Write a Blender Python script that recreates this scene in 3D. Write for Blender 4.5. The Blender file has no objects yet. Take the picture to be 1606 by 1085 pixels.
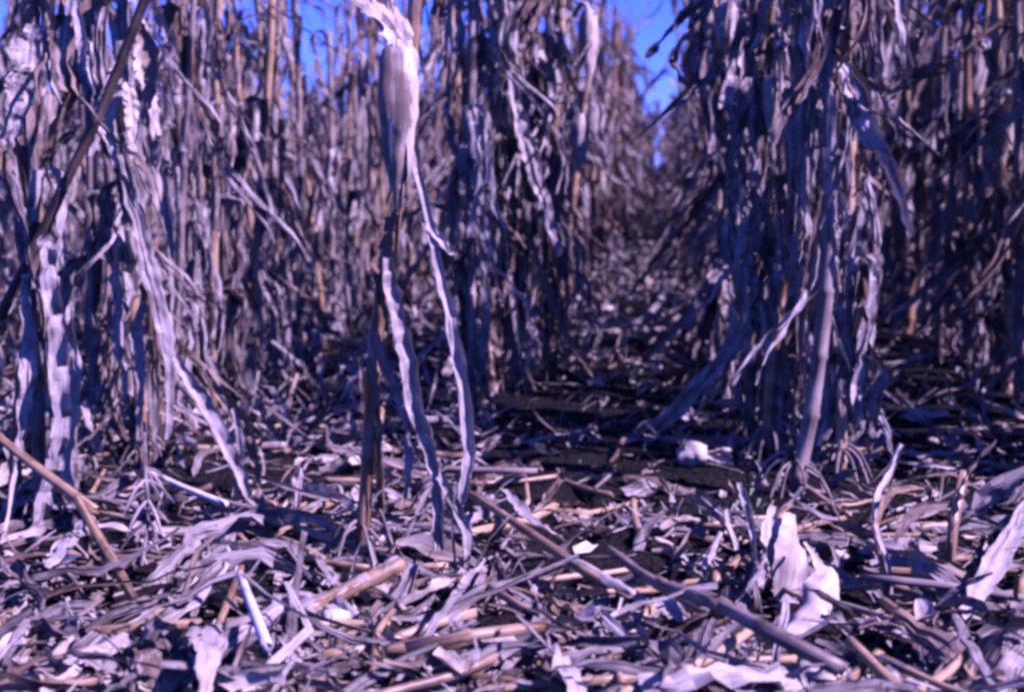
import bpy, math, random
import numpy as np
from mathutils import Vector, Matrix, Euler, noise

scene = bpy.context.scene
PI = math.pi
RND = random.Random(7)

# ------------------------------------------------------------------ camera
CAM_H = 0.65
F_PX = 2231.0                       # 50 mm on a 36 mm wide slide, 1606 px
YAW, PITCH = math.radians(6.1), math.radians(7.22)
cam_data = bpy.data.cameras.new('camera')
cam = bpy.data.objects.new('camera', cam_data)
scene.collection.objects.link(cam)
scene.camera = cam
cam.location = (0, 0, CAM_H)
cam.rotation_euler = (PI / 2 - PITCH, 0, YAW)
cam_data.sensor_width = 36
cam_data.lens = 50
cam_data.clip_start = 0.05
cam_data.clip_end = 2000
cam_data.dof.use_dof = True
cam_data.dof.focus_distance = 2.25
cam_data.dof.aperture_fstop = 4.5

# ------------------------------------------------------------------ sky, sun, exposure
SUN_EL, SUN_AZ = math.radians(42), math.radians(110)     # azimuth from the row direction (+Y) towards +X
world = bpy.data.worlds.new('World')
scene.world = world
world.use_nodes = True
wn = world.node_tree
wn.nodes.clear()
sky = wn.nodes.new('ShaderNodeTexSky')
sky.sky_type = 'NISHITA'
sky.sun_disc = False
sky.sun_elevation = SUN_EL
sky.sun_rotation = SUN_AZ
sky.altitude = 3000
sky.air_density = 1.0
sky.dust_density = 0.0
sky.ozone_density = 8.0
bg = wn.nodes.new('ShaderNodeBackground')
bg.inputs['Strength'].default_value = 0.097
wo = wn.nodes.new('ShaderNodeOutputWorld')
tint = wn.nodes.new('ShaderNodeMix')            # clear autumn sky, a shade deeper blue all over
tint.data_type = 'RGBA'; tint.blend_type = 'MULTIPLY'; tint.inputs['Factor'].default_value = 1.0
tint.inputs[7].default_value = (0.50, 0.60, 1.0, 1)
wn.links.new(sky.outputs[0], tint.inputs[6])
wn.links.new(tint.outputs[2], bg.inputs[0])
wn.links.new(bg.outputs[0], wo.inputs[0])
sun_data = bpy.data.lights.new('sun', 'SUN')
sun_data.energy = 5.0
sun_data.angle = math.radians(0.5)
sun_data.color = (1.0, 0.90, 0.76)
sun = bpy.data.objects.new('sun', sun_data)
scene.collection.objects.link(sun)
S = Vector((math.sin(SUN_AZ) * math.cos(SUN_EL), math.cos(SUN_AZ) * math.cos(SUN_EL), math.sin(SUN_EL)))
sun.rotation_euler = S.to_track_quat('Z', 'Y').to_euler()
sun.location = S * 20
vs = scene.view_settings
vs.view_transform = 'Standard'
vs.look = 'None'
vs.gamma = 1.0
vs.use_curve_mapping = False
vs.exposure = 0.88
vs.use_white_balance = True          # the slide film's violet balance
vs.white_balance_temperature = 5020
vs.white_balance_tint = 84
scene.cycles.filter_width = 3.4
scene.cycles.max_bounces = 4
scene.cycles.diffuse_bounces = 0
scene.cycles.glossy_bounces = 1
scene.cycles.transmission_bounces = 2
scene.cycles.use_adaptive_sampling = True
scene.cycles.adaptive_threshold = 0.04
scene.cycles.transparent_max_bounces = 4

# ------------------------------------------------------------------ helpers
RC = Euler(cam.rotation_euler).to_matrix()


def ray(px, py):
    return RC @ Vector(((px - 803.0) / F_PX, -(py - 542.5) / F_PX, -1.0))


def gz(x, y):
    r = 0.022 * noise.noise(Vector((x * 1.7, y * 1.7, 3.1))) + 0.016 * noise.noise(Vector((x * 5.1, y * 5.1, 7.7)))
    r += 0.008 * noise.noise(Vector((x * 13.0, y * 13.0, 1.2)))
    return r


def G(px, py, z=0.0):
    """the point on the soil (z above datum) seen at a pixel of the 1606 px photograph"""
    d = ray(px, py)
    t = (z - CAM_H) / d.z
    return Vector((d.x * t, d.y * t, z))


def AT(px, py, Y):
    d = ray(px, py)
    t = Y / d.y
    return Vector((d.x * t, Y, CAM_H + d.z * t))


COL = scene.collection


def new_mesh(name, V, F, UV=None, mats=(), mi=None, smooth=True, tone=None):
    me = bpy.data.meshes.new(name)
    me.from_pydata([tuple(v) for v in V], [], F)
    if UV is not None:
        ul = me.uv_layers.new(name='UVMap')
        li = np.zeros(len(me.loops), dtype=np.int32)
        me.loops.foreach_get('vertex_index', li)
        ul.data.foreach_set('uv', np.asarray(UV, dtype=np.float32)[li].ravel())
    for m in mats:
        me.materials.append(m)
    if mi is not None:
        me.polygons.foreach_set('material_index', np.asarray(mi, dtype=np.int32))
    if smooth:
        me.polygons.foreach_set('use_smooth', np.ones(len(me.polygons), dtype=bool))
    a = me.attributes.new('tone', 'FLOAT', 'POINT')
    if tone is None:
        tone = np.full(len(V), RND.random())
    a.data.foreach_set('value', np.asarray(tone, dtype=np.float32))
    me.update()
    return me


def link(name, me, parent=None, loc=(0, 0, 0), rot=(0, 0, 0), sc=(1, 1, 1)):
    o = bpy.data.objects.new(name, me)
    COL.objects.link(o)
    o.location = loc
    o.rotation_euler = rot
    o.scale = sc if not isinstance(sc, (int, float)) else (sc, sc, sc)
    if parent is not None:
        o.parent = parent
    return o


def tag(o, label=None, cat=None, group=None, kind=None):
    if label:
        o['label'] = label
    if cat:
        o['category'] = cat
    if group:
        o['group'] = group
    if kind:
        o['kind'] = kind
    return o


class Geo:
    """collects verts, faces, uvs, material index and tone"""

    def __init__(self):
        self.V, self.F, self.U, self.M, self.T = [], [], [], [], []

    def add(self, V, F, U, mi=0, tone=0.5):
        b = len(self.V)
        self.V.extend(V)
        self.F.extend([tuple(i + b for i in f) for f in F])
        self.U.extend(U)
        self.M.extend([mi] * len(F))
        self.T.extend([tone] * len(V))

    def mesh(self, name, mats, smooth=True):
        return new_mesh(name, self.V, self.F, self.U, mats, self.M, smooth, self.T)


def frames(P, up):
    n = len(P)
    T = []
    for i in range(n):
        a = P[max(0, i - 1)]
        b = P[min(n - 1, i + 1)]
        d = (b - a)
        T.append(d.normalized() if d.length > 1e-9 else Vector((0, 0, 1)))
    N = up - T[0] * up.dot(T[0])
    if N.length < 1e-4:
        N = T[0].orthogonal()
    N.normalize()
    out = []
    for i in range(n):
        N = N - T[i] * N.dot(T[i])
        if N.length < 1e-5:
            N = T[i].orthogonal()
        N.normalize()
        out.append((T[i], N.copy(), T[i].cross(N)))
    return out


def ribbon(P, W, curl, twist, up, m=5, ripple=0.0, rag=0.0, rnd=RND, vlen=1.0, pleat=0.34):
    """a dry leaf blade along P: widths W, cross-section rolled by curl (radians), twisted by twist"""
    n = len(P)
    fr = frames(P, up)
    V, F, U = [], [], []
    ph1, ph2 = rnd.uniform(0, 6), rnd.uniform(0, 6)
    k1, k2 = rnd.uniform(0.7, 1.6), rnd.uniform(0.7, 1.6)
    pl = [rnd.uniform(-0.5, 0.5) * pleat for _ in range(m)]
    pl2 = [rnd.uniform(-0.5, 0.5) * pleat for _ in range(m)]
    for i in range(n):
        t, nn, b = fr[i]
        ca, sa = math.cos(twist[i]), math.sin(twist[i])
        N = nn * ca + b * sa
        B = b * ca - nn * sa
        c = max(0.05, abs(curl[i])) * (1 if curl[i] >= 0 else -1)
        r = W[i] / c
        ragL = 1 + rnd.uniform(-rag, rag)
        ragR = 1 + rnd.uniform(-rag, rag)
        for j in range(m):
            u = j / (m - 1) - 0.5
            uu = u * (ragL if u < 0 else ragR)
            th = uu * c
            x = r * math.sin(th)
            z = r * (1 - math.cos(th))
            e = (2 * abs(u)) ** 2
            z += ripple * W[i] * e * math.sin((k1 if u < 0 else k2) * i + (ph1 if u < 0 else ph2))
            fi = i / (n - 1)
            z += W[i] * (pl[j] * (1 - fi) + pl2[j] * fi)
            V.append(P[i] + B * x + N * z)
            U.append((u + 0.5, vlen * i / (n - 1)))
    for i in range(n - 1):
        for j in range(m - 1):
            a = i * m + j
            F.append((a, a + 1, a + m + 1, a + m))
    return V, F, U


def tube(P, R, sides=8, cap=True, up=Vector((1, 0.13, 0.07)), jag=0.0, rnd=RND):
    n = len(P)
    fr = frames(P, up)
    V, F, U = [], [], []
    L = 0.0
    for i in range(n):
        t, N, B = fr[i]
        if i:
            L += (P[i] - P[i - 1]).length
        for j in range(sides):
            a = 2 * PI * j / sides
            off = t * (rnd.uniform(-jag, jag) if (jag and i in (0, n - 1)) else 0)
            V.append(P[i] + (N * math.cos(a) + B * math.sin(a)) * R[i] + off)
            U.append((j / sides, L * 3))
    for i in range(n - 1):
        for j in range(sides):
            j2 = (j + 1) % sides
            F.append((i * sides + j, i * sides + j2, (i + 1) * sides + j2, (i + 1) * sides + j))
    if cap:
        F.append(tuple(range(sides - 1, -1, -1)))
        F.append(tuple((n - 1) * sides + j for j in range(sides)))
    return V, F, U


def spline(pts, n):
    """Catmull-Rom through pts, n samples"""
    pts = [Vector(p) for p in pts]
    q = [pts[0] * 2 - pts[1]] + pts + [pts[-1] * 2 - pts[-2]]
    segs = len(pts) - 1
    out = []
    for k in range(n):
        t = k / (n - 1) * segs
        i = min(int(t), segs - 1)
        f = t - i
        a, b, c, d = q[i], q[i + 1], q[i + 2], q[i + 3]
        out.append(0.5 * ((2 * b) + (c - a) * f + (2 * a - 5 * b + 4 * c - d) * f * f + (3 * b - a - 3 * c + d) * f ** 3))
    return out


def walk(n, step, rnd, damp=0.9):
    v, out = 0.0, []
    acc = 0.0
    for _ in range(n):
        v = v * damp + rnd.gauss(0, step)
        acc += v
        out.append(acc)
    return out


# ------------------------------------------------------------------ materials
def mat_base(name):
    m = bpy.data.materials.new(name)
    m.use_nodes = True
    nt = m.node_tree
    nt.nodes.clear()
    return m, nt, nt.nodes, nt.links


def dry_material(name, dark, light, rough=0.55, transl=0.12, vein=15.0, veinamt=0.42, spot=None, spec=0.35):
    m, nt, N, L = mat_base(name)
    out = N.new('ShaderNodeOutputMaterial')
    bs = N.new('ShaderNodeBsdfPrincipled')
    bs.inputs['Roughness'].default_value = rough
    bs.inputs['Specular IOR Level'].default_value = spec
    uv = N.new('ShaderNodeUVMap'); uv.uv_map = 'UVMap'
    tc = N.new('ShaderNodeTexCoord')
    inf = N.new('ShaderNodeObjectInfo')
    at = N.new('ShaderNodeAttribute'); at.attribute_name = 'tone'
    sep = N.new('ShaderNodeSeparateXYZ'); L.new(uv.outputs[0], sep.inputs[0])
    # stretched noise along the blade: veins, fibres
    mp = N.new('ShaderNodeMapping'); mp.inputs['Scale'].default_value = (vein, 1.6, 1)
    L.new(uv.outputs[0], mp.inputs['Vector'])
    vn = N.new('ShaderNodeTexNoise'); vn.inputs['Scale'].default_value = 1.0; vn.inputs['Detail'].default_value = 2
    L.new(mp.outputs[0], vn.inputs['Vector'])
    bl = N.new('ShaderNodeTexNoise'); bl.inputs['Scale'].default_value = 26.0; bl.inputs['Detail'].default_value = 2
    L.new(tc.outputs['Object'], bl.inputs['Vector'])
    def math_(op, a, b):
        x = N.new('ShaderNodeMath'); x.operation = op
        for k, v in ((0, a), (1, b)):
            if isinstance(v, (int, float)):
                x.inputs[k].default_value = v
            else:
                L.new(v, x.inputs[k])
        return x.outputs[0]
    # each piece has its own tone; fibres and blotches vary it along and across the blade
    t1 = math_('MULTIPLY', at.outputs['Fac'], 0.40)
    t2 = math_('MULTIPLY', inf.outputs['Random'], 0.25)
    t3 = math_('MULTIPLY', math_('SUBTRACT', bl.outputs['Fac'], 0.5), 1.1)
    t4 = math_('MULTIPLY', math_('SUBTRACT', vn.outputs['Fac'], 0.5), veinamt * 4.0)
    s = math_('ADD', math_('ADD', t1, t2), math_('ADD', t3, t4))
    cr = N.new('ShaderNodeValToRGB')
    L.new(s, cr.inputs[0])
    e = cr.color_ramp.elements
    e[0].position = 0.0; e[0].color = (*dark, 1)
    e[1].position = 0.66; e[1].color = (*light, 1)
    e2 = cr.color_ramp.elements.new(0.28)
    e2.color = (*[dark[i] * 0.45 + light[i] * 0.55 for i in range(3)], 1)
    col = cr.outputs[0]
    if spot:
        sp = N.new('ShaderNodeTexNoise'); sp.inputs['Scale'].default_value = 75.0; sp.inputs['Detail'].default_value = 2
        L.new(tc.outputs['Object'], sp.inputs['Vector'])
        r = N.new('ShaderNodeMapRange'); r.inputs['From Min'].default_value = 0.62; r.inputs['From Max'].default_value = 0.72
        L.new(sp.outputs['Fac'], r.inputs['Value'])
        mx = N.new('ShaderNodeMix'); mx.data_type = 'RGBA'
        L.new(math_('MULTIPLY', r.outputs[0], 0.6), mx.inputs['Factor'])
        L.new(col, mx.inputs[6]); mx.inputs[7].default_value = (*spot, 1)
        col = mx.outputs[2]
    L.new(col, bs.inputs['Base Color'])
    bp = N.new('ShaderNodeBump'); bp.inputs['Strength'].default_value = 0.6; bp.inputs['Distance'].default_value = 0.0005
    L.new(math_('ADD', vn.outputs['Fac'], math_('MULTIPLY', bl.outputs['Fac'], 1.5)), bp.inputs['Height'])
    L.new(bp.outputs[0], bs.inputs['Normal'])
    if transl > 0:
        tr = N.new('ShaderNodeBsdfTranslucent')
        L.new(col, tr.inputs['Color'])
        ms = N.new('ShaderNodeMixShader'); ms.inputs[0].default_value = transl
        L.new(bs.outputs[0], ms.inputs[1]); L.new(tr.outputs[0], ms.inputs[2])
        L.new(ms.outputs[0], out.inputs[0])
    else:
        L.new(bs.outputs[0], out.inputs[0])
    return m


M_LEAF = dry_material('dry_leaf', (0.06, 0.042, 0.03), (0.50, 0.435, 0.355), spot=(0.10, 0.07, 0.05))
M_BROWN = dry_material('brown_leaf', (0.055, 0.03, 0.018), (0.27, 0.19, 0.12), spot=(0.06, 0.04, 0.03), transl=0.10)
M_HUSK = dry_material('husk', (0.20, 0.145, 0.09), (0.60, 0.51, 0.385), veinamt=0.34, vein=20, spot=None, transl=0.12)
M_STALK = dry_material('stalk_rind', (0.13, 0.07, 0.028), (0.47, 0.315, 0.15), rough=0.42, transl=0.0, vein=11, veinamt=0.34, spot=(0.12, 0.07, 0.04), spec=0.5)
M_GREYSTALK = dry_material('weathered_stalk_rind', (0.08, 0.055, 0.038), (0.32, 0.255, 0.19), rough=0.5, transl=0.0, vein=11, veinamt=0.345, spot=(0.08, 0.06, 0.04))
M_DARK = dry_material('shade_darkened_rind', (0.02, 0.014, 0.011), (0.11, 0.075, 0.05), rough=0.6, transl=0.0, vein=20, veinamt=0.3)  # the leaning stalk's shade, put into its rind colour
M_PITH = dry_material('pith', (0.36, 0.30, 0.22), (0.72, 0.66, 0.55), rough=0.85, transl=0.0, vein=9, veinamt=0.3)
M_DIRTY = dry_material('soil_stained_leaf', (0.03, 0.023, 0.018), (0.31, 0.265, 0.215), spot=(0.05, 0.038, 0.03), transl=0.05, rough=0.7, spec=0.2)
MATS = [M_LEAF, M_BROWN, M_HUSK, M_STALK, M_GREYSTALK, M_PITH, M_DARK, M_DIRTY]
LEAF, BROWN, HUSK, STALK, GREY, PITH, DARK, DIRTY = range(8)

m, nt, N, L = mat_base('dark_soil')
out = N.new('ShaderNodeOutputMaterial'); bs = N.new('ShaderNodeBsdfPrincipled')
tc = N.new('ShaderNodeTexCoord')
n1 = N.new('ShaderNodeTexNoise'); n1.inputs['Scale'].default_value = 9; n1.inputs['Detail'].default_value = 8
n2 = N.new('ShaderNodeTexNoise'); n2.inputs['Scale'].default_value = 130; n2.inputs['Detail'].default_value = 4
vo = N.new('ShaderNodeTexVoronoi'); vo.inputs['Scale'].default_value = 60
for q in (n1, n2, vo):
    L.new(tc.outputs['Object'], q.inputs['Vector'])
cr = N.new('ShaderNodeValToRGB')
cr.color_ramp.elements[0].position = 0.3; cr.color_ramp.elements[0].color = (0.006, 0.005, 0.0045, 1)
cr.color_ramp.elements[1].position = 0.75; cr.color_ramp.elements[1].color = (0.027, 0.0215, 0.018, 1)
ad = N.new('ShaderNodeMath'); ad.operation = 'ADD'
hf = N.new('ShaderNodeMath'); hf.operation = 'MULTIPLY'; hf.inputs[1].default_value = 0.5
L.new(n1.outputs['Fac'], ad.inputs[0]); L.new(n2.outputs['Fac'], ad.inputs[1]); L.new(ad.outputs[0], hf.inputs[0])
L.new(hf.outputs[0], cr.inputs[0]); L.new(cr.outputs[0], bs.inputs['Base Color'])
bs.inputs['Roughness'].default_value = 0.95; bs.inputs['Specular IOR Level'].default_value = 0.15
bp = N.new('ShaderNodeBump'); bp.inputs['Strength'].default_value = 1.0; bp.inputs['Distance'].default_value = 0.02
a2 = N.new('ShaderNodeMath'); a2.operation = 'SUBTRACT'
L.new(n2.outputs['Fac'], a2.inputs[0]); L.new(vo.outputs['Distance'], a2.inputs[1])
L.new(a2.outputs[0], bp.inputs['Height']); L.new(bp.outputs[0], bs.inputs['Normal'])
L.new(bs.outputs[0], out.inputs[0])
M_SOIL = m

m, nt, N, L = mat_base('weed_green')
out = N.new('ShaderNodeOutputMaterial'); bs = N.new('ShaderNodeBsdfPrincipled')
bs.inputs['Base Color'].default_value = (0.05, 0.11, 0.04, 1); bs.inputs['Roughness'].default_value = 0.6
L.new(bs.outputs[0], out.inputs[0])
M_WEED = m

# ------------------------------------------------------------------ ground: one sheet to the horizon
def axis(near0, near1, step, far):
    a = list(np.arange(near0, near1 + 1e-6, step))
    s, v = step, near1
    while v < far:
        s *= 1.25; v += s; a.append(v)
    s, v = step, near0
    lo = []
    while v > -far:
        s *= 1.25; v -= s; lo.append(v)
    return lo[::-1] + a


gx, gy = axis(-2.6, 1.9, 0.028, 700), axis(1.2, 6.6, 0.028, 900)
V = [(x, y, gz(x, y) if (abs(x) < 15 and -5 < y < 45) else 0.0) for y in gy for x in gx]
nx = len(gx)
F = [(j * nx + i, j * nx + i + 1, (j + 1) * nx + i + 1, (j + 1) * nx + i) for j in range(len(gy) - 1) for i in range(nx - 1)]
ground = link('ground', new_mesh('ground', V, F, None, [M_SOIL]))
tag(ground, 'dark crumbly field soil under the corn litter', None, None, 'structure')

# soil clods: nobody could count them
g = Geo()
r = random.Random(3)
for k in range(5200):
    y = 1.5 + 6 * r.random() ** 1.6
    x = r.uniform(-0.50 * y - 0.2, 0.29 * y + 0.2)
    s = 0.002 + 0.010 * r.random() ** 3
    c = Vector((x, y, gz(x, y) + s * 0.2))
    vv = [c + Vector(d) * s * r.uniform(0.6, 1.2) for d in ((1, 0, 0), (0, 1, 0), (-1, 0, 0), (0, -1, 0), (0, 0, .9), (.7, .7, .5), (-.7, -.7, .5))]
    g.add(vv[:5] + [c - Vector((0, 0, s * 0.5))], [(0, 1, 4), (1, 2, 4), (2, 3, 4), (3, 0, 4)], [(0, 0)] * 6, 0, r.random())
me = g.mesh('soil_crumbs', [M_SOIL])
me.polygons.foreach_set('use_smooth', np.zeros(len(me.polygons), dtype=bool))
tag(link('soil_crumbs', me), 'loose dark crumbs of field soil between the litter', 'soil', None, 'stuff')


# ------------------------------------------------------------------ corn plant libraries
def blade(rnd, L, n, m, kind, rs=0.011, zs=0.12, w=None, rag=0.12):
    """a dead leaf in plant coordinates: grows at the node (0,0,0) towards +x, sheath round the stalk, blade hanging"""
    geo = Geo()
    tone = rnd.random() ** 1.15
    mi = BROWN if rnd.random() < 0.32 else LEAF
    # sheath
    ns = max(3, n // 5)
    sv, sf, su = [], [], []
    span0, span1 = rnd.uniform(4.4, 6.0), rnd.uniform(2.2, 4.2)
    mm = max(5, m + 2)
    for i in range(ns):
        f = i / (ns - 1)
        sp = span0 + (span1 - span0) * f
        rr = rs * (1.12 + 0.35 * f ** 2) + 0.0015
        for j in range(mm):
            a = (j / (mm - 1) - 0.5) * sp
            q = rr * (1 + 0.25 * f * abs(j / (mm - 1) - 0.5) * rnd.uniform(0.5, 2))
            sv.append(Vector((q * math.cos(a), q * math.sin(a), zs * f)))
            su.append((j / (mm - 1), f * 0.4))
    for i in range(ns - 1):
        for j in range(mm - 1):
            a = i * mm + j
            sf.append((a, a + 1, a + mm + 1, a + mm))
    geo.add(sv, sf, su, mi, tone)
    # blade
    ds = L / (n - 1)
    if kind == 'hang':
        phi0, phie, s0 = rnd.uniform(0.7, 1.3), -1.52 + rnd.gauss(0, 0.10), rnd.uniform(0.02, 0.075)
    elif kind == 'droop':
        phi0, phie, s0 = rnd.uniform(0.5, 1.2), rnd.uniform(-1.45, -0.95), rnd.uniform(0.03, 0.09)
    else:
        phi0, phie, s0 = rnd.uniform(0.8, 1.25), rnd.uniform(-1.4, -1.0), rnd.uniform(0.12, 0.28)
    P = [Vector((rs * 1.3, 0, zs * 0.96))]
    wob = walk(n, 0.05 * 22 / n, rnd, 0.75)
    wob2 = walk(n, 0.11 * 22 / n, rnd, 0.75)
    brk = rnd.randint(n // 3, n - 2) if rnd.random() < 0.35 else None
    brk_a = rnd.uniform(-0.6, 0.6)
    for i in range(1, n):
        s = i * ds
        phi = phie + (phi0 - phie) * math.exp(-(s / s0) ** 2) + wob[i] * min(1, s / 0.15)
        az = wob2[i] * 0.8
        if brk and i > brk:
            phi += brk_a * 0.6; az += brk_a
        phi = max(-1.75, min(phi, 1.3 if s < 2 * s0 else -0.75))
        P.append(P[-1] + Vector((math.cos(phi) * math.cos(az), math.cos(phi) * math.sin(az), math.sin(phi))) * ds)
    w = w or rnd.choice((rnd.uniform(0.026, 0.045), rnd.uniform(0.042, 0.078)))
    W, C = [], []
    c0 = rnd.uniform(0.6, 2.2)
    cw = walk(n, 0.25, rnd, 0.8)
    tip = rnd.uniform(0.05, 0.4)
    for i in range(n):
        f = i / (n - 1)
        ww = w * min(1.0, 0.5 + 3.0 * f) * (1 - (1 - tip) * max(0, (f - 0.45) / 0.55) ** 1.5)
        W.append(ww)
        C.append(min(4.6, max(0.3, c0 + cw[i] + 1.1 * f)))
    tw = walk(n, 0.07, rnd, 0.8)
    t0 = rnd.gauss(0, 0.3)
    tk = rnd.gauss(0, 1.5)
    TW = [t0 + tw[i] * min(1, i / (n * 0.3)) + tk * (i / (n - 1)) for i in range(n)]
    # the blade splits along its veins into strips that fray apart
    strips = rnd.choice((1, 2, 2, 3, 3)) if m >= 7 else (rnd.choice((1, 2, 2)) if m >= 4 else 1)
    fr = frames(P, Vector((-0.6, 0, 1)))
    f0 = rnd.uniform(0.08, 0.45)
    amp = w * 0.15
    for k in range(strips):
        u = (k - (strips - 1) / 2) / strips
        D = Vector((rnd.gauss(0, 1), rnd.gauss(0, 1), rnd.gauss(0, 0.4))) * rnd.uniform(0.02, 0.14) * (strips > 1)
        last = n if (k == 0 or rnd.random() < 0.4) else rnd.randint(int(n * 0.55), n)
        tk2 = rnd.gauss(0, 1.6) if strips > 1 else 0
        Q, T2 = [], []
        for i in range(last):
            f = i / (n - 1)
            g_ = max(0.0, f - f0)
            Bk = fr[i][2] * math.cos(TW[i]) - fr[i][1] * math.sin(TW[i])
            Q.append(P[i] + Bk * (u * W[i] * 0.85) + D * g_ ** 1.3)
            T2.append(TW[i] + tk2 * g_)
        ms = max(3, m // strips + 1) if m > 3 else m
        bv, bf, bu = ribbon(Q, [q / strips * 1.05 for q in W[:last]], C[:last], T2, Vector((-0.6, 0, 1)), ms, 0.14, rag * (1 + 0.6 * (strips > 1)), rnd)
        so = Vector((rnd.random() * 50, 0, 0))
        bv = [v + noise.noise_vector(v * 55 + so) * amp + noise.noise_vector(v * 18 + so) * amp for v in bv]
        bu = [((q[0] + k) / strips, q[1]) for q in bu]
        geo.add(bv, bf, bu, mi, tone)
    # a shredded strip beside the tip
    if n > 12 and rnd.random() < 0.5:
        k = int(n * 0.55)
        Q = [P[i] + Vector((0, (i - k) * ds * rnd.uniform(0.12, 0.2) + 0.004, 0)) for i in range(k, n)]
        geo.add(*ribbon(Q, [0.010 * (1 - 0.8 * i / len(Q)) for i in range(len(Q))], [1.0] * len(Q), [TW[k] + 0.3 * i for i in range(len(Q))], Vector((-0.6, 0, 1)), 3, 0.1, 0.1, rnd), mi, tone)
    return geo


LEAVES = {}
r = random.Random(11)
for kind, cnt in (('hang', 26), ('droop', 12), ('arch', 10)):
    LEAVES[kind] = [blade(r, r.uniform(0.34, 0.66) if kind != 'arch' else r.uniform(0.4, 0.6), 22, 8, kind).mesh('leaf_' + kind, MATS, False) for _ in range(cnt)]
MIDLEAVES = {}
for kind, cnt in (('hang', 16), ('droop', 8), ('arch', 8)):
    MIDLEAVES[kind] = [blade(r, r.uniform(0.34, 0.62), 12, 5, kind).mesh('leaf_mid_' + kind, MATS, False) for _ in range(cnt)]


def stalk_geo(rnd, H, r0=0.0125, sides=10, lean=0.05, mi=STALK, broken=True, base=None):
    """nodes and internodes; returns geometry, list of (z-point, radius)"""
    P, R, nodes = [], [], []
    z = -0.02
    inter = 0.055
    bx, by = rnd.gauss(0, lean), rnd.gauss(0, lean)
    zz = [0.0]
    k = 0
    while zz[-1] < H:
        zz.append(zz[-1] + inter)
        inter = min(0.155, inter * 1.35) * rnd.uniform(0.92, 1.08)
        k += 1
    off = Vector((0, 0, 0))
    def pt(z, off):
        f = z / max(H, 0.1)
        return Vector((bx * z + 0.4 * bx * f * z, by * z, z)) + off
    for i, zn in enumerate(zz[:-1]):
        rr = r0 * (1.06 - 0.62 * min(1, zn / 1.9))
        nodes.append((pt(zn, off), rr))
        P.append(pt(zn - 0.006, off)); R.append(rr * 1.02)
        P.append(pt(zn, off)); R.append(rr * 1.22)
        P.append(pt(zn + 0.006, off)); R.append(rr * 1.05)
        noff = off + Vector((rnd.gauss(0, 0.0035), rnd.gauss(0, 0.0035), 0))
        mz = (zn + zz[i + 1]) / 2
        P.append(pt(mz, (off + noff) / 2)); R.append(rr * 0.95)
        off = noff
    P.append(pt(zz[-2] + 0.07, off)); R.append(R[-1] * 0.9)
    V, F, U = tube(P, R, sides, True, Vector((1, 0.1, 0)), 0.006, rnd)
    g = Geo()
    g.add(V, F, U, mi, rnd.random())
    return g, nodes, P[-1]


STALKS = []
r = random.Random(23)
for k in range(12):
    g, nd, top = stalk_geo(r, r.uniform(1.15, 1.66), r.uniform(0.0105, 0.0135), 9, 0.045, STALK if r.random() < 0.65 else GREY)
    STALKS.append((g.mesh('stalk', MATS), nd, top))


def ear_parts(rnd, L=0.17, R=0.024, n=14, m=8, husks=6, loose=1.0):
    """hanging ear: shank bends over at the origin and the ear hangs to -z; returns husk geometries and the shank"""
    shank = Geo()
    sp = spline([(0.0, 0, -0.01), (0.022, 0, 0.02), (0.04, 0, 0.012), (0.045, 0, -0.01)], 8)
    shank.add(*tube(sp, [0.007] * 8, 6), HUSK, rnd.random())
    ax = Vector((0.045, 0, 0))
    hs = []
    for h in range(husks):
        g = Geo()
        a0 = h * 2.4 + rnd.uniform(-0.3, 0.3)
        ll = L * rnd.uniform(0.92, 1.12)
        rr = R * (0.82 + 0.055 * h)
        V, U, F = [], [], []
        span = rnd.uniform(2.2, 3.4)
        flare = rnd.uniform(0.1, 0.8) if h >= husks - 3 else rnd.uniform(0, 0.15)
        flare *= loose
        ft, tilt = rnd.uniform(-0.8, 0.8), rnd.uniform(-0.25, 0.25)
        so = Vector((rnd.random() * 40, 0, 0))
        for i in range(n):
            f = i / (n - 1)
            prof = math.sin(PI * (0.13 + 0.87 * f) ** 0.72) ** 0.85 if f < 1 else 0.0
            prof = max(0.05, prof)
            sp_ = span * (1 - 0.78 * max(0, (f - 0.55) / 0.45) ** 1.4)
            for j in range(m):
                u = j / (m - 1) - 0.5
                a = a0 + u * sp_ + ft * f * f + tilt * f
                q = rr * prof * (1 + 0.09 * math.sin(13 * u + 3 * h + 2 * f)) + flare * R * f * f * 1.6 + 0.10 * R * rnd.random() * abs(u)
                pv = ax + Vector((q * math.cos(a), q * math.sin(a), -ll * f))
                V.append(pv + noise.noise_vector(pv * 35 + so) * R * 0.14)
                U.append((j / (m - 1), f))
        for i in range(n - 1):
            for j in range(m - 1):
                a = i * m + j
                F.append((a, a + 1, a + m + 1, a + m))
        g.add(V, F, U, HUSK, rnd.random())
        hs.append(g)
    return shank, hs


EARS = []          # (core mesh = shank + inner husks, [outer husk meshes])
r = random.Random(31)
for k in range(6):
    sh, hs = ear_parts(r, r.uniform(0.14, 0.19), r.uniform(0.020, 0.026))
    for q in hs[:3]:
        sh.add(q.V, q.F, q.U, HUSK, q.T[0])
    EARS.append((sh.mesh('ear', MATS), [q.mesh('husk', MATS) for q in hs[3:]]))


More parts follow.
